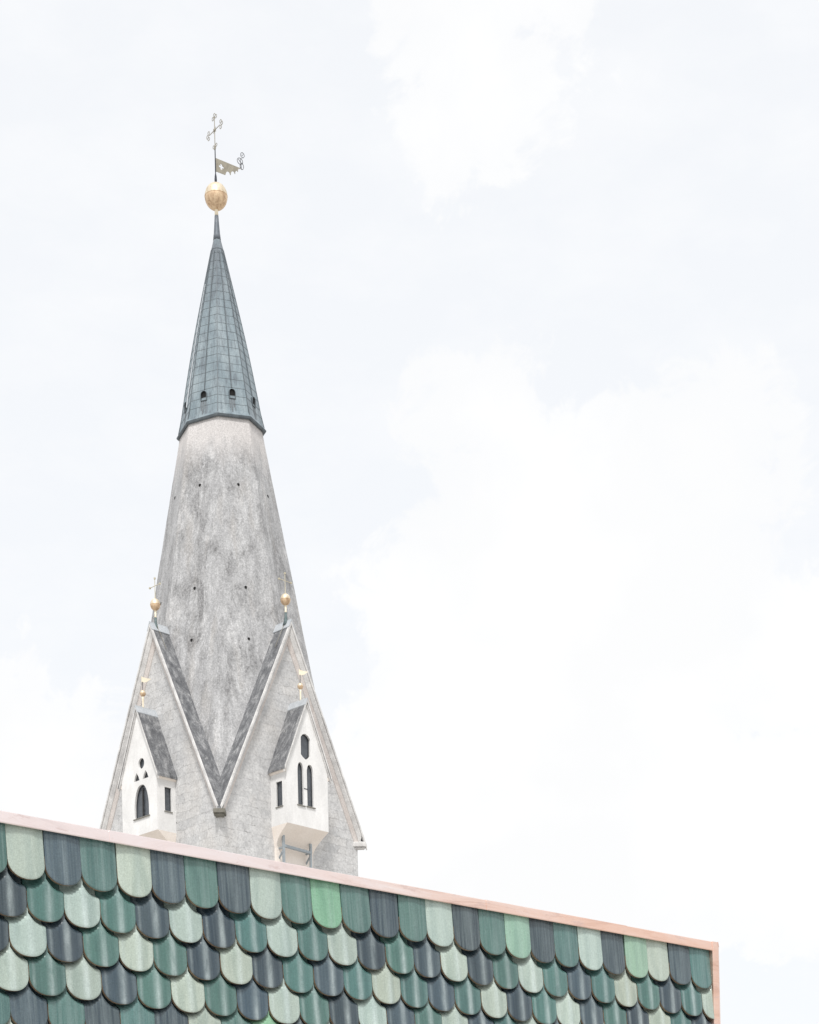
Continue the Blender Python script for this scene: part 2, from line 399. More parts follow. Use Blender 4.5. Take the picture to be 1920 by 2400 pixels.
# gable roofs, copings, mouldings, ridge lead, finials
def chevron(side, o0, o1, ztop, w, lmax, name, m, parent, ww=None):
    """inverted V band following the gable slope, w measured square to the slope"""
    bm = bmesh.new(); dv = w * math.sqrt(1 + SL * SL)
    for s in (-1, 1):
        lm_ = lmax - (.13 if s < 0 and side in (0, 1) else 0)
        poly = [on(side, o0, 0, ztop), on(side, o0, s * lm_, ztop - SL * lm_), on(side, o0, s * lm_, ztop - SL * lm_ - dv), on(side, o0, 0, ztop - dv)]
        prism(bm, poly, on(side, o1, 0, 0) - on(side, o0, 0, 0))
    bmesh.ops.remove_doubles(bm, verts=bm.verts[:], dist=.0001)
    return link(name, bm, m, parent)
def splay(side, prof, ztop, lmax, name, m, parent):
    """raking moulding: profile points (out, distance below the roof square to the slope)"""
    bm = bmesh.new(); q = math.sqrt(1 + SL * SL)
    for s in (-1, 1):
        r0 = [bm.verts.new(on(side, o, 0, ztop - d * q)) for o, d in prof]
        r1 = [bm.verts.new(on(side, o, s * lmax, ztop - d * q - SL * lmax)) for o, d in prof]
        n = len(prof)
        for i in range(n): bm.faces.new((r0[i], r0[(i + 1) % n], r1[(i + 1) % n], r1[i]))
        bm.faces.new(r1)
    bmesh.ops.remove_doubles(bm, verts=bm.verts[:], dist=.0001)
    return link(name, bm, m, parent)
def ball(name, c, r, rz, parent, band=True, m=None):
    bm = bmesh.new(); prof = []
    n = 16
    for i in range(n + 1):
        t = -math.pi / 2 + math.pi * i / n
        prof.append((max(r * math.cos(t), .002), c[2] + rz * math.sin(t)))
    lathe(bm, prof, (c[0], c[1]), 28)
    if band:
        pr = [(r * .97, c[2] - .035), (r * 1.012, c[2] - .02), (r * 1.015, c[2]), (r * 1.012, c[2] + .02), (r * .97, c[2] + .035)]
        lathe(bm, pr, (c[0], c[1]), 28)
    return link(name, bm, m or M_gold, parent, smooth=True)
for side in range(4):
    dz = (0, .13, 0, 0)[side]
    roof_bm = bmesh.new()
    for s in (-1, 1):
        tri = [on(side, B, 0, Z1), on(side, B, s * B, Z0), on(side, .3, 0, Z1), ]
        tri = [on(side, B, 0, Z1), on(side, B, s * B, Z0), on(side, .4, s * .4, Z1 - SL * .4), on(side, .4, 0, Z1)]
        prism(roof_bm, tri, (0, 0, -.13))
    roof = link('gable_roof', roof_bm, M_slate, tower)
    chevron(side, B - .05, B + .035, Z1 + .03, .085, B + .02, 'verge_coping', M_coping, roof)
    splay(side, [(A - .02, 0), (A + .27, 0), (A + .27, .08), (A + .16, .20), (A - .02, .20)], Z1 - .135, A - .0, 'upper_moulding', M_coping, roof)
    splay(side, [(A - .02, .20), (A + .13, .20), (A + .12, .22), (A + .03, .37), (A - .02, .38)], Z1 - .135, A - .08, 'lower_moulding', M_pink, roof)
    # lead over the ridge
    bm = bmesh.new(); dv = .40; dl = dv / SL
    for s in (-1, 1):
        e = .035
        poly = [on(side, B + .05, 0, Z1 + .10), on(side, B + .05, s * dl, Z1 + .10 - dv), on(side, 3.3, s * dl, Z1 + .10 - dv), on(side, 3.3, 0, Z1 + .10)]
        prism(bm, poly, on(side, 0, s * -.02, -.03))
    ridge = link('ridge_flashing', bm, M_lead, roof)
    # finial
    fo = 4.27
    fx = on(side, fo, 0, 0)
    bm = bmesh.new(); zb = 34.05 + H + dz
    lathe(bm, [(.16, zb - .1), (.10, zb + .12), (.062, zb + .30), (.058, zb + .5)], (fx.x, fx.y), 12)
    link('finial_base', bm, M_verd, roof, smooth=True)
    bm = bmesh.new(); lathe(bm, [(.052, zb + .5), (.052, zb + .56), (.042, zb + .6), (.058, zb + .86)], (fx.x, fx.y), 12)
    link('finial_stem', bm, M_stem, roof, smooth=True)
    zc = 35.16 + H + dz
    ball('finial_ball', (fx.x, fx.y, zc), .235, .275, roof)
    bm = bmesh.new(); zt = zc + 1.22; zx = zc + .87
    tube(bm, [(fx.x, fx.y, zc + .2), (fx.x, fx.y, zc + .5), (fx.x, fx.y, zt)], [.03, .018, .016], 6)
    tube(bm, [on(side, fo, -.37, zx), on(side, fo, .37, zx)], .016, 6)
    for p in (on(side, fo, -.37, zx), on(side, fo, .37, zx), Vector((fx.x, fx.y, zt))):
        box(bm, p - Vector((.035, .035, .035)), p + Vector((.035, .035, .035)))
    link('cross', bm, M_gilt, roof)
    # conductor wire from the finial down the inner slope
    bm = bmesh.new(); s = -1 if side in (0, 1) else 1
    tube(bm, [on(side, fo - .02, s * .02, Z1 + .13), on(side, fo - .02, s * dl, Z1 + .10 - dv + .05), on(side, fo - .1, s * .62, Z1 - SL * .62 + .06)], [.010, .010, .008], 6)
    link('conductor_wire', bm, M_pennant, roof)
# lead outlet box over the front corner, plain kneeler stones on the others
for i, (sx, sy) in enumerate(((-1, -1), (1, -1), (1, 1), (-1, 1))):
    bm = bmesh.new()
    cx, cy = sx * (B - .06), sy * (B - .06)
    d = Vector((sx, sy, 0)).normalized(); tg = Vector((-d.y, d.x, 0))
    w1, w2, hh, zz = (.27, .19, .19, Z0 - .08) if i == 0 else (.22, .15, .24, Z0 - .09)
    p = [Vector((cx, cy, zz)) + d * a + tg * b for a, b in ((-.60, -w1), (.08, -w1), (.08, w1), (-.60, w1))]
    prism(bm, p, (0, 0, hh))
    p = [Vector((cx, cy, zz - .08)) + d * a + tg * b for a, b in ((-.60, -w2), (.0, -w2), (.0, w2), (-.60, w2))]
    prism(bm, p, (0, 0, .077))
    bmesh.ops.bevel(bm, geom=bm.edges[:], offset=.015 if i == 0 else .03, segments=1, affect='EDGES')
    link('gutter_outlet' if i == 0 else 'kneeler_stone', bm, M_box if i == 0 else M_coping, tower)

# ---------------------------------------------------------------- metal cap
def rC(z):
    t = (z - Z2) / (TIP - Z2)
    r = 2.03 + (.30 - 2.03) * t
    return r + .10 * math.sin(math.pi * min(max(t, 0), 1)) * (1 - .3 * t) + (.10 * (1 - t / .035) ** 2 if t < .035 else 0)
KT = .0647
def tilt(p):                              # the eave is not quite level
    f = max(0.0, 1 - (p.z - Z2) / (TIP - Z2)); p = p.copy(); p.z += KT * (p.x - p.y) * math.sqrt(.5) * f
    return p
def vC(k, z, add=0.0): return tilt(vS(k, z, rC(z) + add))
bm = bmesh.new()
NR = 18
zs = [Z2 + (TIP - Z2) * i / (NR * 2) for i in range(NR * 2 + 1)]; zs.insert(1, Z2 + .16)
rings = [[bm.verts.new(vC(k, z)) for k in range(8)] for z in zs]
for a, b in zip(rings, rings[1:]):
    for k in range(8): bm.faces.new((a[k], a[(k + 1) % 8], b[(k + 1) % 8], b[k]))
bm.faces.new(rings[0][::-1]); bm.faces.new(rings[-1])
cap = link('spire_cap', bm, M_cap, tower)
# seams
def strip(bm, pts, wdt, out, thick=.022):
    """thin raised strip along a polyline lying on the cap; out = outward vector"""
    for a, b in zip(pts, pts[1:]):
        d = (b - a).normalized(); t = d.cross(out).normalized() * wdt / 2
        prism(bm, [a - t - out * .02, a + t - out * .02, b + t - out * .02, b - t - out * .02], out * (thick + .02))
rowz = [Z2 + .16 + i * (.4175) for i in range(1, 21)]
for i, z0_ in enumerate(rowz):
    bm = bmesh.new()
    if z0_ > TIP - .12: continue
    for k in range(8):
        an = R(225 + 45 * k + 22.5); out = Vector((math.cos(an), math.sin(an), .19)).normalized()
        w = .006 + .007 * random.random(); z = z0_ + random.uniform(-.012, .012)
        mid = (vC(k, z) + vC(k + 1, z)) / 2 + Vector((0, 0, random.uniform(-.012, .012)))
        strip(bm, [vC(k, z), mid, vC(k + 1, z)], w, out, .010)
    link('cross_seam', bm, M_joint, cap)
for k in range(8):                        # one raised seam down the middle of each face and one on each arris
    bm = bmesh.new(); an = R(225 + 45 * k + 22.5); out = Vector((math.cos(an), math.sin(an), .19)).normalized()
    pts = []
    zc_ = Z2 + 1.42
    for i in range(13):
        z = zc_ + (TIP - .15 - zc_) * i / 12; pts.append((vC(k, z) + vC(k + 1, z)) / 2)
    strip(bm, pts, .045, out, .03)
    link('standing_seam', bm, M_seam, cap)
    bm = bmesh.new(); an = R(225 + 45 * k); out = Vector((math.cos(an), math.sin(an), .19)).normalized()
    strip(bm, [vC(k, Z2 + .1 + (TIP - .1 - Z2) * i / 12, -.004) for i in range(13)], .034, out, .022)
    link('arris_seam', bm, M_seam, cap)
    # rain streaks left under each vent
    bm = bmesh.new(); an = R(225 + 45 * k + 22.5); out = Vector((math.cos(an), math.sin(an), .19)).normalized(); tg = Vector((-math.sin(an), math.cos(an), 0))
    for dx, w, zb_ in ((-.12, .05, .35), (-.03, .09, .16), (.07, .06, .28), (.13, .03, .2)):
        p = [(vC(k, z) + vC(k + 1, z)) / 2 + tg * dx for z in (Z2 + zb_, Z2 + .84)]
        strip(bm, p, w * random.uniform(.7, 1.3), out, .0015)
    link('rain_streak', bm, M_stain, cap)
    # round-headed vent
    c = (vC(k, Z2 + .84) + vC(k + 1, Z2 + .84)) / 2; nr = Vector((math.cos(an), math.sin(an), 0))
    arch = [(-.165, 0), (.165, 0)] + [(.165 * math.cos(t), .30 + .165 * math.sin(t)) for t in (math.pi * i / 10 for i in range(11))]
    arch_in = [(x * .84, .03 + z * .92) for x, z in arch]
    bm = bmesh.new()
    o1 = [c + tg * x + Vector((0, 0, z)) + nr * .035 for x, z in arch]; i1 = [c + tg * x + Vector((0, 0, z)) + nr * .035 for x, z in arch_in]
    o0 = [p - nr * .25 for p in o1]; i0 = [p - nr * .25 for p in i1]
    vo1, vi1, vo0, vi0 = ([bm.verts.new(p) for p in q] for q in (o1, i1, o0, i0))
    m_ = len(arch)
    for i in range(m_):
        j = (i + 1) % m_
        bm.faces.new((vo1[i], vo1[j], vi1[j], vi1[i])); bm.faces.new((vo1[j], vo1[i], vo0[i], vo0[j])); bm.faces.new((vi1[i], vi1[j], vi0[j], vi0[i])); bm.faces.new((vo0[i], vo0[j], vi0[j], vi0[i]))
    vent = link('cap_vent', bm, M_gutter, cap)
    bm = bmesh.new(); prism(bm, [p - nr * .06 for p in i1], -nr * .05); link('vent_opening', bm, M_hole, cap)  # dark plug paints in the shade behind the vent mouth
# eave gutter
bm = bmesh.new()
prof = [(-.06, .0), (.075, -.015), (.10, -.04), (.08, -.10), (.02, -.13), (-.10, -.10)]
rg = [[bm.verts.new(tilt(vS(k, Z2 + dzz, 2.06 + dr))) for k in range(8)] for dr, dzz in prof]
for i in range(len(prof)):
    a, b = rg[i], rg[(i + 1) % len(prof)]
    for k in range(8): bm.faces.new((a[k], a[(k + 1) % 8], b[(k + 1) % 8], b[k]))
link('eave_trim', bm, M_gutter, cap)
# pipe down the left-hand face
bm = bmesh.new(); tube(bm, [(vC(6, z) + vC(7, z) * 1.6) / 2.6 + Vector((-.05, -.02, 0)) for z in (Z2 + .95, Z2 + 1.7, Z2 + 4.4, Z2 + 7)], [.035, .03, .022, .018], 8)
link('conductor_pipe', bm, M_lead, cap)
# neck, collar
bm = bmesh.new()
lathe(bm, [(.315, TIP - .03), (.325, TIP + .0), (.30, TIP + .03), (.235, TIP + .28), (.185, TIP + .5)], (0, 0), 8, R(0))
neck = link('spire_collar', bm, M_cap, cap)
bm = bmesh.new(); lathe(bm, [(.19, TIP + .5), (.165, TIP + .75), (.155, TIP + .78), (.12, TIP + 1.25), (.095, TIP + 1.68)], (0, 0), 12)
link('spire_neck', bm, M_neck, cap, smooth=True)
# ---------------------------------------------------------------- top finial: ball, rod, pennant, cross
ZB = 55.835 + H
bm = bmesh.new(); lathe(bm, [(.088, TIP + 1.68), (.09, TIP + 1.9), (.07, ZB - .62), (.06, ZB - .5)], (0, 0), 14)
finial = link('finial', bm, M_stem, tower, smooth=True); finial['label'] = 'gilded ball, pennant vane and cross on the spire tip'
ball('gilded_ball', (0, 0, ZB), .548, .635, finial)
bm = bmesh.new()
zr = lambda z: z + H
tube(bm, [(0, 0, zr(56.38)), (0, 0, zr(56.62)), (0, 0, zr(56.80)), (0, 0, zr(56.95)), (0, 0, zr(57.1)), (0, 0, zr(58.12))], [.03, .062, .05, .025, .028, .024], 8)
link('rod', bm, M_iron, finial)
wc_, ws_ = math.cos(-TYAW), math.sin(-TYAW)
def wl(x, y): return Vector((x * wc_ - y * ws_, x * ws_ + y * wc_, 0))   # world direction -> tower frame
fly = wl(.80, .60)
def pen(s, z, side=0.0): return fly * s + Vector((0, 0, z + H)) + Vector((-fly.y, fly.x, 0)) * side
# pennant plate with quatrefoil cut and scalloped lower edge
outl = [(.0, 57.05), (.53, 57.06)]
nib = [(.53, 57.06), (.81, 57.15), (1.07, 57.29), (1.23, 57.45), (1.37, 57.62)]
for (s0, a0), (s1, a1) in zip(nib, nib[1:]):
    for i in range(1, 8):
        t = i / 8; outl.append((s0 + (s1 - s0) * t, a0 + (a1 - a0) * t + math.sin(math.pi * t) ** .6 * (s1 - s0) * .62))
    outl.append((s1, a1)); outl.append((s1 + .022, a1 + .012))
outl[-1] = (1.39, 57.68)
outl.append((.0, 57.69))
bm = bmesh.new(); prism(bm, [pen(s + .02, z, -.012) for s, z in outl], Vector((-fly.y, fly.x, 0)) * .024)
pn = link('pennant', bm, M_pennant, finial)
cb = bmesh.new()
qf = []
for i in range(48):
    t = 2 * math.pi * i / 48; rr_ = .055 + .085 * abs(math.cos(2 * t)) ** .7
    qf.append(pen(.33 + rr_ * math.cos(t), 57.37 + rr_ * math.sin(t), -.1))
prism(cb, qf, Vector((-fly.y, fly.x, 0)) * .2)
boolean(pn, cb)
bm = bmesh.new()
def ringp(cs, cz, rs_, rz_, rad=.017, n=18, a0=0, a1=2 * math.pi):
    cl = abs(a1 - a0 - 2 * math.pi) < .01
    pts = [pen(cs + rs_ * math.cos(a0 + (a1 - a0) * i / (n if cl else n - 1)), cz + rz_ * math.sin(a0 + (a1 - a0) * i / (n if cl else n - 1))) for i in range(n)]
    tube(bm, pts, rad, 6, closed=cl)
ringp(1.40, 58.02, .155, .15); ringp(1.50, 57.80, .10, .15); ringp(1.55, 58.36, .105, .12)
tube(bm, [pen(1.37, 57.68), pen(1.47, 57.70), pen(1.45, 57.9), pen(1.42, 58.12), pen(1.52, 58.2)], [.02, .022, .022, .016, .012], 6)
tube(bm, [pen(1.30, 58.1), pen(1.45, 57.95), pen(1.54, 57.98)], .015, 6)
tube(bm, [pen(1.49, 58.36), pen(1.56, 58.33), pen(1.58, 58.42)], .013, 6)
link('scroll_ornament', bm, M_grey, finial)
# great cross with trefoil ends, arms parallel to the gables
arm = wl(.646, -.887).normalized(); ZX = 59.02
def cr(s, z): return arm * s + Vector((0, 0, z + H))
bm = bmesh.new(); tube(bm, [cr(-.50, ZX), cr(.50, ZX)], .018, 6)
tube(bm, [cr(0, ZX - .90), cr(0, ZX + .62)], .019, 6)
for a in (R(45), R(135), R(225), R(315)): tube(bm, [cr(.0, ZX), cr(.17 * math.cos(a), ZX + .17 * math.sin(a))], [.02, .008], 5)
lathe(bm, [(.02, ZX - .07 + H), (.062, ZX - .03 + H), (.062, ZX + .03 + H), (.02, ZX + .07 + H)], (0, 0), 10)
link('cross', bm, M_pennant, finial)
def trefoil(cs, cz, ang, sc=1.0):
    bm = bmesh.new()
    ca, sa = math.cos(ang), math.sin(ang)
    for (u, v, r_) in ((.085, 0, .06), (0, .10, .06), (0, -.10, .06)):
        sc2 = sc * 1.35; uu, vv = (u * ca - v * sa) * sc2, (u * sa + v * ca) * sc2
        pts = [cr(cs + uu + r_ * sc2 * math.cos(t), cz + vv + r_ * sc2 * math.sin(t)) for t in (2 * math.pi * i / 12 for i in range(12))]
        tube(bm, pts, .015, 5, closed=True)
    link('trefoil', bm, M_pennant, finial)
trefoil(.56, ZX, 0); trefoil(-.56, ZX, math.pi); trefoil(0, ZX + .60, math.pi / 2); trefoil(0, ZX - .76, -math.pi / 2, .9)

# ---------------------------------------------------------------- oriels
def arch_pts(w, h, spring, n=8):
    """pointed arch outline, base centred on 0, total height h, straight up to spring"""
    pts = [(-w / 2, 0), (w / 2, 0)]
    hh = h - spring
    for i in range(n + 1):
        t = i / n; pts.append((w / 2 * math.cos(t * math.pi / 2) ** .8 if i < n else 0, spring + hh * math.sin(t * math.pi / 2) ** 1.25))
    for i in range(n - 1, -1, -1):
        t = i / n; pts.append((-w / 2 * math.cos(t * math.pi / 2) ** .8, spring + hh * math.sin(t * math.pi / 2) ** 1.25))
    return pts
PR = 1.08; HW = 1.29; LC = .09
def oriel(side):
    dz = (0.0, .20)[side] + H
    zb, ze, zr_ = 24.30 + dz, 27.12 + dz, 30.10 + dz
    sl = (zr_ - ze) / HW
    def P(out, l, z): return on(side, A + out, l + LC, z)
    bm = bmesh.new()
    pent = [P(-.2, -HW, zb), P(-.2, HW, zb), P(-.2, HW, ze), P(-.2, 0, zr_ - .05), P(-.2, -HW, ze)]
    prism(bm, pent, P(PR, 0, 0) - P(-.2, 0, 0))
    body = link('oriel', bm, M_white, tower)
    body['label'] = ('white oriel with one wide pointed window on the left gable', 'white oriel with paired lancet windows and steel frame below on the right gable')[side]
    if side == 0:
        wins = [([(x - .065, z + 25.10 + dz) for x, z in arch_pts(1.06, 1.48, .45)], 'lancet'),
                ([(-.105 - LC + .215 * math.cos(t), 27.55 + dz + .245 * math.sin(t)) for t in (2 * math.pi * i / 20 for i in range(20))], 'round')]
        for cx in (.26, -.40):
            wins.append(([(cx - .21 - LC, 26.81 + dz), (cx + .21 - LC, 26.81 + dz), (cx + .13 - LC, 27.0 + dz), (cx - LC, 27.19 + dz), (cx - .13 - LC, 27.0 + dz)], 'tri'))
        wins[0] = ([(x - LC, z) for x, z in wins[0][0]], 'lancet')
    else:
        d2 = dz - .20
        wins = [([(x - .325 - LC, z + 25.47 + d2) for x, z in arch_pts(.36, 1.95, 1.60)], 'lancet'),
                ([(x + .275 - LC, z + 25.49 + d2) for x, z in arch_pts(.40, 1.93, 1.58)], 'lancet'),
                ([(x - LC, z + d2) for x, z in ((-.27, 27.80), (-.16, 27.70), (.03, 27.60), (.20, 27.70), (.31, 27.80), (.33, 28.58), (.22, 28.72), (.04, 28.80), (-.14, 28.74), (-.26, 28.60))], 'hex')]
    cut = bmesh.new()
    for pts, _ in wins: prism(cut, [P(PR - .22, x, z) for x, z in pts], P(PR + .3, 0, 0) - P(PR - .22, 0, 0))
    sw = []                                             # side windows: slit towards the tower's front corner, and the mirror one
    for s in (-1, 1):
        o0, o1 = (.24, .63) if side == 0 else (.36, .77)
        z0_, z1_ = (25.24 + dz, 26.33 + dz) if side == 0 else (25.35 + dz - .2, 26.48 + dz - .2)
        q = [P(o0, s * (HW - .2), z0_), P(o1, s * (HW - .2), z0_), P(o1, s * (HW - .2), z1_), P(o0, s * (HW - .2), z1_)]
        prism(cut, q, P(0, s * .5, 0) - P(0, 0, 0)); sw.append((s, o0, o1, z0_, z1_))
    boolean(body, cut)
    for pts, kd in wins:
        bm = bmesh.new(); prism(bm, [P(PR - .16, x, z) for x, z in pts], P(.05, 0, 0) - P(0.02, 0, 0), 0)
        cx = sum(x for x, z in pts) / len(pts); zlo = min(z for x, z in pts); zhi = max(z for x, z in pts)
        w_ = max(x for x, z in pts) - min(x for x, z in pts)
        # dark frame line following the opening
        for (xa, za), (xb, zb2) in zip(pts, pts[1:] + pts[:1]):
            tube(bm, [P(PR - .10, cx + (xa - cx) * .95, za + (zlo + (zhi - zlo) * .5 - za) * .04), P(PR - .10, cx + (xb - cx) * .95, zb2 + (zlo + (zhi - zlo) * .5 - zb2) * .04)], .018, 4, mi=1)
        link('window', bm, [M_pane, M_frame], body)
        if kd == 'lancet' and side == 0:
            bm = bmesh.new(); box_pts = [P(PR - .125, -.035 + cx, zlo + .02), P(PR - .06, -.035 + cx, zlo + .02), P(PR - .06, .03 + cx, zlo + .02), P(PR - .125, .03 + cx, zlo + .02)]
            prism(bm, box_pts, (0, 0, zhi - zlo - .16)); link('mullion', bm, M_frame, body)
        if kd == 'lancet':
            bm = bmesh.new(); e = .07
            prism(bm, [P(PR - .03, cx - w_ / 2 - e, zlo - .05), P(PR + .05, cx - w_ / 2 - e, zlo - .07), P(PR + .05, cx + w_ / 2 + e, zlo - .07), P(PR - .03, cx + w_ / 2 + e, zlo - .05)], (0, 0, .045))
            link('window_sill', bm, M_box, body)
    if side == 1:
        bm = bmesh.new(); tube(bm, [P(PR + .0, -.22, 26.05 + dz), P(PR + .0, .02, 26.05 + dz)], .022, 6); link('tie_bar', bm, M_iron, body)
    for s, o0, o1, za, zb2 in sw:
        bm = bmesh.new(); q = [P(o0, s * (HW - .14), za), P(o1, s * (HW - .14), za), P(o1, s * (HW - .14), zb2), P(o0, s * (HW - .14), zb2)]
        prism(bm, q, P(0, s * .03, 0) - P(0, 0, 0))
        for i in range(4):
            d = P(0, s * .05, 0) - P(0, 0, 0); tube(bm, [q[i] + d, q[(i + 1) % 4] + d], .02, 4, mi=1)
        link('side_window', bm, [M_pane, M_frame], body)
        bm = bmesh.new(); prism(bm, [P(o0 - .04, s * (HW - .02), za - .05), P(o1 + .05, s * (HW - .02), za - .05), P(o1 + .05, s * (HW + .035), za - .06), P(o0 - .04, s * (HW + .035), za - .06)], (0, 0, .04))
        link('window_sill', bm, M_box, body)
    # roof slabs with slight overhang
    bm = bmesh.new(); ov = .10; EW = HW + .17; zt = zr_ + .10
    zeave = ze - .17 * sl + .10
    for s in (-1, 1):
        prism(bm, [P(-.15, 0, zt), P(PR + ov, 0, zt), P(PR + ov, s * EW, zeave), P(-.15, s * EW, zeave)], (0, 0, -.11))
    link('oriel_roof', bm, M_slate, body)
    # pale verge under the slates, eave cornice
    bm = bmesh.new(); dv = .12
    for s in (-1, 1):
        prism(bm, [P(PR - .02, 0, zt - .115), P(PR - .02, s * (EW - .01), zeave - .115), P(PR - .02, s * (EW - .01), zeave - .115 - dv), P(PR - .02, 0, zt - .115 - dv)], P(ov + .0, 0, 0) - P(0, 0, 0))
        prism(bm, [P(PR + .10, 0, zt + .015), P(PR + .10, s * (EW + .01), zeave + .015), P(PR + .10, s * (EW + .01), zeave - .13), P(PR + .10, 0, zt - .13)], P(.03, 0, 0) - P(0, 0, 0))
    link('verge_moulding', bm, M_coping, body)
    for s in (-1, 1):
        bm = bmesh.new()
        prism(bm, [P(-.1, s * (HW - .03), zeave - .18), P(-.1, s * (HW + .03), zeave - .17), P(-.1, s * (HW + .10), zeave - .10), P(-.1, s * (HW + .10), zeave - .04), P(-.1, s * (HW - .03), zeave + .1)], P(PR + .08, 0, 0) - P(0, 0, 0))
        link('eave_cornice', bm, M_soffit, body)
    # lead ridge
    bm = bmesh.new(); dv = .34; dl = dv / sl
    for s in (-1, 1):
        prism(bm, [P(-.1, 0, zt + .06), P(PR + ov + .04, 0, zt + .06), P(PR + ov + .04, s * dl, zt + .06 - dv), P(-.1, s * dl, zt + .06 - dv)], on(side, 0, -s * .015, -.03))
    link('ridge_flashing', bm, M_lead, body)
    # corbel: hollow curve back to the wall, then a plain strip
    bm = bmesh.new(); secs = []
    for i in range(11):
        t = i / 10; dep = .14 + (PR - .14) * (1 - math.sin(t * math.pi / 2)) ** 1.0
        hw_l = HW - .15 * t; hw_r = HW - .15 * t
        z = zb - .95 * t
        secs.append([bm.verts.new(P(o_, l_, z)) for o_, l_ in ((-.2, -hw_l), (dep, -hw_l), (dep, hw_r), (-.2, hw_r))])
    secs.append([bm.verts.new(P(o_, l_, zb - 3.6)) for o_, l_ in ((-.2, -(HW - .15)), (.14, -(HW - .15)), (.14, HW - .15), (-.2, HW - .15))])
    for a, b in zip(secs, secs[1:]):
        for k in range(4): bm.faces.new((a[k], a[(k + 1) % 4], b[(k + 1) % 4], b[k]))
    bm.faces.new(secs[0]); bm.faces.new(secs[-1][::-1])
    for v in bm.verts:
        if v.co.z > zb - .001: v.co.z -= .0
    link('corbel', bm, M_soffit, body)
    # small finial with pennant
    fo = .72; f = P(fo, .03, 0); zf = zt + .02
    bm = bmesh.new(); lathe(bm, [(.06, zf - .05), (.035, zf + .1), (.045, zf + .42), (.055, zf + .55)], (f.x, f.y), 10); link('finial_stem', bm, M_stem, body, smooth=True)
    ball('finial_ball', (f.x, f.y, zf + .68), .135, .15, body)
    bm = bmesh.new(); tube(bm, [(f.x, f.y, zf + .8), (f.x, f.y, zf + 1.22)], .014, 6); link('vane_rod', bm, M_iron, body)
    fd = wl(.88, .47); q = [(-.02, 0), (.10, .0), (.14, .035), (.17, .015), (.20, .06), (.235, .05), (.27, .10), (.42, .20), (.36, .215), (.25, .21), (-.02, .24), (-.02, .27), (-.05, .27), (-.05, .0)]
    bm = bmesh.new(); prism(bm, [Vector((f.x, f.y, zf + 1.20 + z)) + fd * x for x, z in q], Vector((-fd.y, fd.x, 0)) * .02); link('pennant', bm, M_stem, body)
    if side == 1:
        bm = bmesh.new(); o_ = .45
        def beam(p, q, w=.05):
            p, q = Vector(p), Vector(q); d = (q - p).normalized(); a = d.cross(Vector((0, 0, 1)) if abs(d.z) < .9 else on(1, 1, 0, 0)).normalized(); b2 = d.cross(a)
            prism(bm, [p + a * w + b2 * w, p - a * w + b2 * w, p - a * w - b2 * w, p + a * w - b2 * w], q - p)
        d2 = H
        xl, xr = -.90 - LC, .79 - LC
        beam(P(o_, xl, 22.7 + d2), P(o_, xl, 24.10 + d2)); beam(P(o_, xr, 22.5 + d2), P(o_, xr, 23.98 + d2))
        beam(P(o_, xl, 23.62 + d2), P(o_, xr, 23.56 + d2), .06); beam(P(o_, xl, 22.80 + d2), P(o_, xr, 22.82 + d2), .045)
        for x in (xl, xr): beam(P(-.02, x, 23.55 + d2), P(o_, x, 23.55 + d2), .035); beam(P(-.02, x, 22.95 + d2), P(o_, x, 23.45 + d2), .03)
        link('steel_frame', bm, M_bracket, body)
for side in (0, 1): oriel(side)

# ================================================================== TILED BUILDING
K = 18.52; AL = .711
bld = empty('tiled_building', (.15759 * K, .99993 * K, 0), AL)
tag(bld, 'low building clad in overlapping green and slate glazed scale tiles with a copper coping', 'building')
ZT = .20364 * K + EYE                 # underside of the copper coping on the face
LEN = 10.2; DEP = 9.0
bm = bmesh.new()
box(bm, (-LEN, .181, 0), (.10, DEP, ZT - .01))
link('wall', bm, M_core, bld)
bm = bmesh.new(); box(bm, (-LEN, .165, 2.1), (.012, .180, ZT + .01)); link('membrane', bm, M_sheath, bld)
bm = bmesh.new(); box(bm, (-LEN + .2, .4, ZT - .009), (-.1, DEP - .2, ZT + .02)); link('roof_gravel', bm, M_gravel, bld)

PAL = {'S': (.385, .455, .398), 'T': (.062, .150, .136), 'D': (.026, .045, .062), 'G': (.19, .40, .245), 'g': (.235, .385, .29)}
rows = ['TSDTSDTDSTGTDTSDTgDTSDgSDT',                # k = 0..25
        'TDTSTDSDTSTSDTDSDTSTDTSTDTS',               # k = 0..26, centred on joints
        'DSDTSTDSDTDTSTDTSDTSDTDSTD',
        'DSTSDTSTDSTDSDTSDTSDTSDTDST',
        'TDTDTDSTGDSTDSTSDTSDTDSTDS',
        'TSDSTDTSDTSDTSDTDSGTDSTDTSD']
W = .2988; XL = -.4019 * K
bots = [-.3686, -.646, -.907, -1.165]
while len(bots) < 12: bots.append(bots[-1] - .2585)
bm = bmesh.new()
cl = bm.loops.layers.color.new('tile_colour') if False else bm.verts.layers.float_color.new('tile_colour')
ul = bm.verts.layers.float_vector.new('tile_uv')
rl = bm.verts.layers.float.new('painted_sheen')
def glow(u, fc, amp): return amp * (math.exp(-((u - fc) / .17) ** 2) + .45 * math.exp(-((u + .80) / .08) ** 2) + .25 * math.exp(-((u - .86) / .07) ** 2))  # strength of the painted sheen: ridge streak plus one near each edge
NX, NY = 16, 22
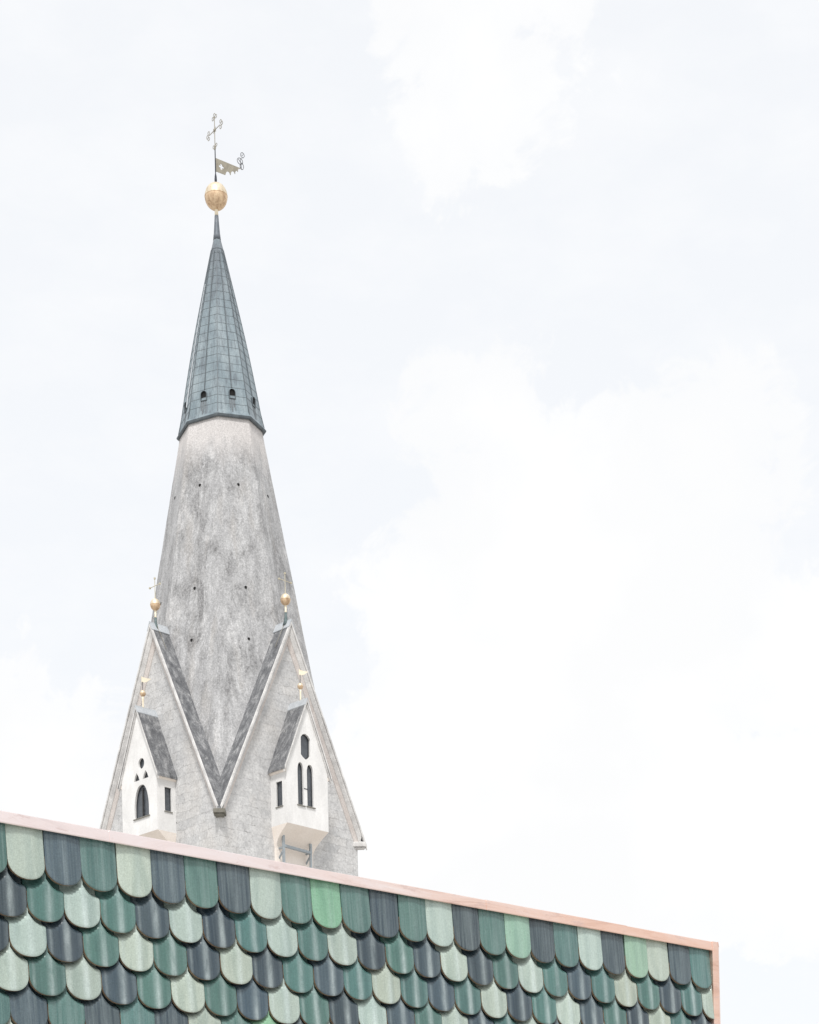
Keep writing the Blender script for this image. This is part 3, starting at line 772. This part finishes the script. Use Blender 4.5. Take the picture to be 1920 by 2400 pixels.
def tile(cx, zbot, ztop, colr, ribs, clipR, flute, step):
    hw = W / 2 - .0016 + random.uniform(-.0008, .0004); th = .021
    arc = .125; L_ = ztop - zbot
    slope = .085 + random.uniform(-.008, .006); jy = -.024 + random.uniform(-.004, .005); rot = random.uniform(-.012, .012); sh = random.uniform(0, 40)
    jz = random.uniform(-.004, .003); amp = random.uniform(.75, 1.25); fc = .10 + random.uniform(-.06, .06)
    us = [-1, -.965, -.9] + [-.8 + 1.6 * i / (NX - 6) for i in range(NX - 5)] + [.9, .965, 1]
    def zb_(u): return zbot + arc * (1 - (1 - min(abs(u), 1) ** 2.15) ** (1 / 2.15))
    front, back = [], []
    for u in us:
        cf, cb_ = [], []
        for j in range(NY + 1):
            v = (j / NY) ** .9; vv = 1 - (1 - v) ** 1.3
            z = ztop + (zb_(u) - ztop) * vv
            fr = (ztop - z) / L_
            x = cx + u * hw + rot * (z - zbot)
            relief = -.0095 * abs(u) ** 2.2 + (flute * amp * (.0048 * math.exp(-((u - fc) / .22) ** 2) - .0030 * math.exp(-((u + .52) / .20) ** 2) - .0022 * math.exp(-((u - .62) / .16) ** 2)))
            edge = min((1 - abs(u)) * hw, (z - zb_(u)) + .0)
            rnd = -.0035 * (1 - min(edge / .009, 1)) ** 2
            au = 1 - abs(u); ct = .2585 + arc * (1 - (1 - au ** 2.15) ** (1 / 2.15)); q_ = min(max((z - zbot - ct + .034) / .046, 0), 1)
            y = slope * (z - zbot) - (relief + rnd) + jy + step * q_ * q_ * (3 - 2 * q_)
            if x > clipR: x = clipR
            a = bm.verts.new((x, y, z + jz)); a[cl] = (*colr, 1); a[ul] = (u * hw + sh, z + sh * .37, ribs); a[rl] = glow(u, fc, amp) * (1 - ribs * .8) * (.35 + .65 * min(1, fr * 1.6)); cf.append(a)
            b = bm.verts.new((x, y + th, z + jz)); b[cl] = (*colr, 1); b[ul] = (0, 0, 0); cb_.append(b)
        front.append(cf); back.append(cb_)
    n = len(us)
    def face(vs, mi, sm):
        try: f = bm.faces.new(vs)
        except ValueError: return
        f.material_index = mi; f.smooth = sm
    for i in range(n - 1):
        for j in range(NY):
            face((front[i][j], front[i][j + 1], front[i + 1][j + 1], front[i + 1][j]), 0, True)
            face((back[i][j], back[i + 1][j], back[i + 1][j + 1], back[i][j + 1]), 2, True)
        # lower rim: own vertices so that the edge stays crisp
        q = [bm.verts.new(v.co) for v in (front[i][NY], back[i][NY], back[i + 1][NY], front[i + 1][NY])]
        for v in q: v[cl] = (*colr, 1)
        face(q, 1, False)
    for i in (0, n - 1):
        for j in range(NY):
            q = [bm.verts.new(v.co) for v in (front[i][j], back[i][j], back[i][j + 1], front[i][j + 1])]
            for v in q: v[cl] = (colr[0] * .6, colr[1] * .6, colr[2] * .6, 1)
            face(q if i == 0 else q[::-1], 1 if j > NY - 9 else 0, False)
for r, zb in enumerate(bots):
    z = ZT + zb
    for k in range(-8, 27):
        off = 0 if r % 2 == 0 else -.5
        cx = XL + (k - 1 + .5 + off) * W
        if r % 2 == 0 and k > 25: continue
        pat = rows[r] if r < len(rows) else None
        ch = pat[k] if pat and 0 <= k < len(pat) else random.choice('SSTTTDDD' + ('G' if random.random() < .2 else ''))
        c = PAL[ch]; j = random.uniform(.9, 1.12); hue = random.uniform(-.05, .05)
        colr = (c[0] * j * (1 - hue), c[1] * j, c[2] * j * (1 + hue))
        if ch == 'D' and random.random() < .35: colr = (colr[0] * 1.6, colr[1] * 1.55, colr[2] * 1.5)
        ribbed = 1.0 if r in (0, 4) else .22
        ztop = ZT + .02 if r == 0 else ZT + bots[r] + .46
        ztop = min(ztop, ZT + .03)
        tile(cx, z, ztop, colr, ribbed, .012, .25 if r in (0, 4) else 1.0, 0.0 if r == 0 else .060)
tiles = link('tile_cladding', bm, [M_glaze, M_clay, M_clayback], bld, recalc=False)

# copper coping: lapped lengths with a drip edge
joints = [-LEN, -9.1, -6.62, -4.83, -2.9, -1.18, .012]
bm = bmesh.new()
for i, (x0, x1) in enumerate(zip(joints, joints[1:])):
    e = .0 if i % 2 else .0025
    prism(bm, [(x0, -.020 - e, ZT - .004), (x0, -.024 - e, ZT + .004), (x0, -.018 - e, ZT + .079 + e), (x0, -.013 - e, ZT + .084 + e), (x0, .40, ZT + .13 + e), (x0, .42, ZT + .05), (x0, .40, ZT + .02), (x0, .010, ZT + .02)], (x1 - x0 + (.02 if i < 5 else 0), 0, 0))
bmesh.ops.bevel(bm, geom=[e for e in bm.edges if abs(e.calc_length()) > .3], offset=.0025, segments=1, affect='EDGES')
link('coping', bm, M_copper, bld)
# copper corner: front strip, fold and chamfered return
bm = bmesh.new()
prism(bm, [(.012, .180, 0), (.012, -.024, 0), (.016, -.028, 0), (.088, -.028, 0), (.150, .015, 0), (.153, .25, 0), (.10, .25, 0), (.10, .180, 0)], (0, 0, ZT + .070))
for v in bm.verts:
    if v.co.z > 1:
        v.co.z = ZT + .084 if v.co.x < .09 else ZT + .052
bmesh.ops.bevel(bm, geom=[e for e in bm.edges if e.calc_length() > 3], offset=.003, segments=1, affect='EDGES')
trim = link('corner_trim', bm, M_copper, bld)
bm = bmesh.new()
prism(bm, [(.089, -.0295, ZT + .088), (.150, .012, ZT + .052), (.092, -.030, ZT + .050)], (.004, .012, .003))
link('folded_corner', bm, M_copper, trim)
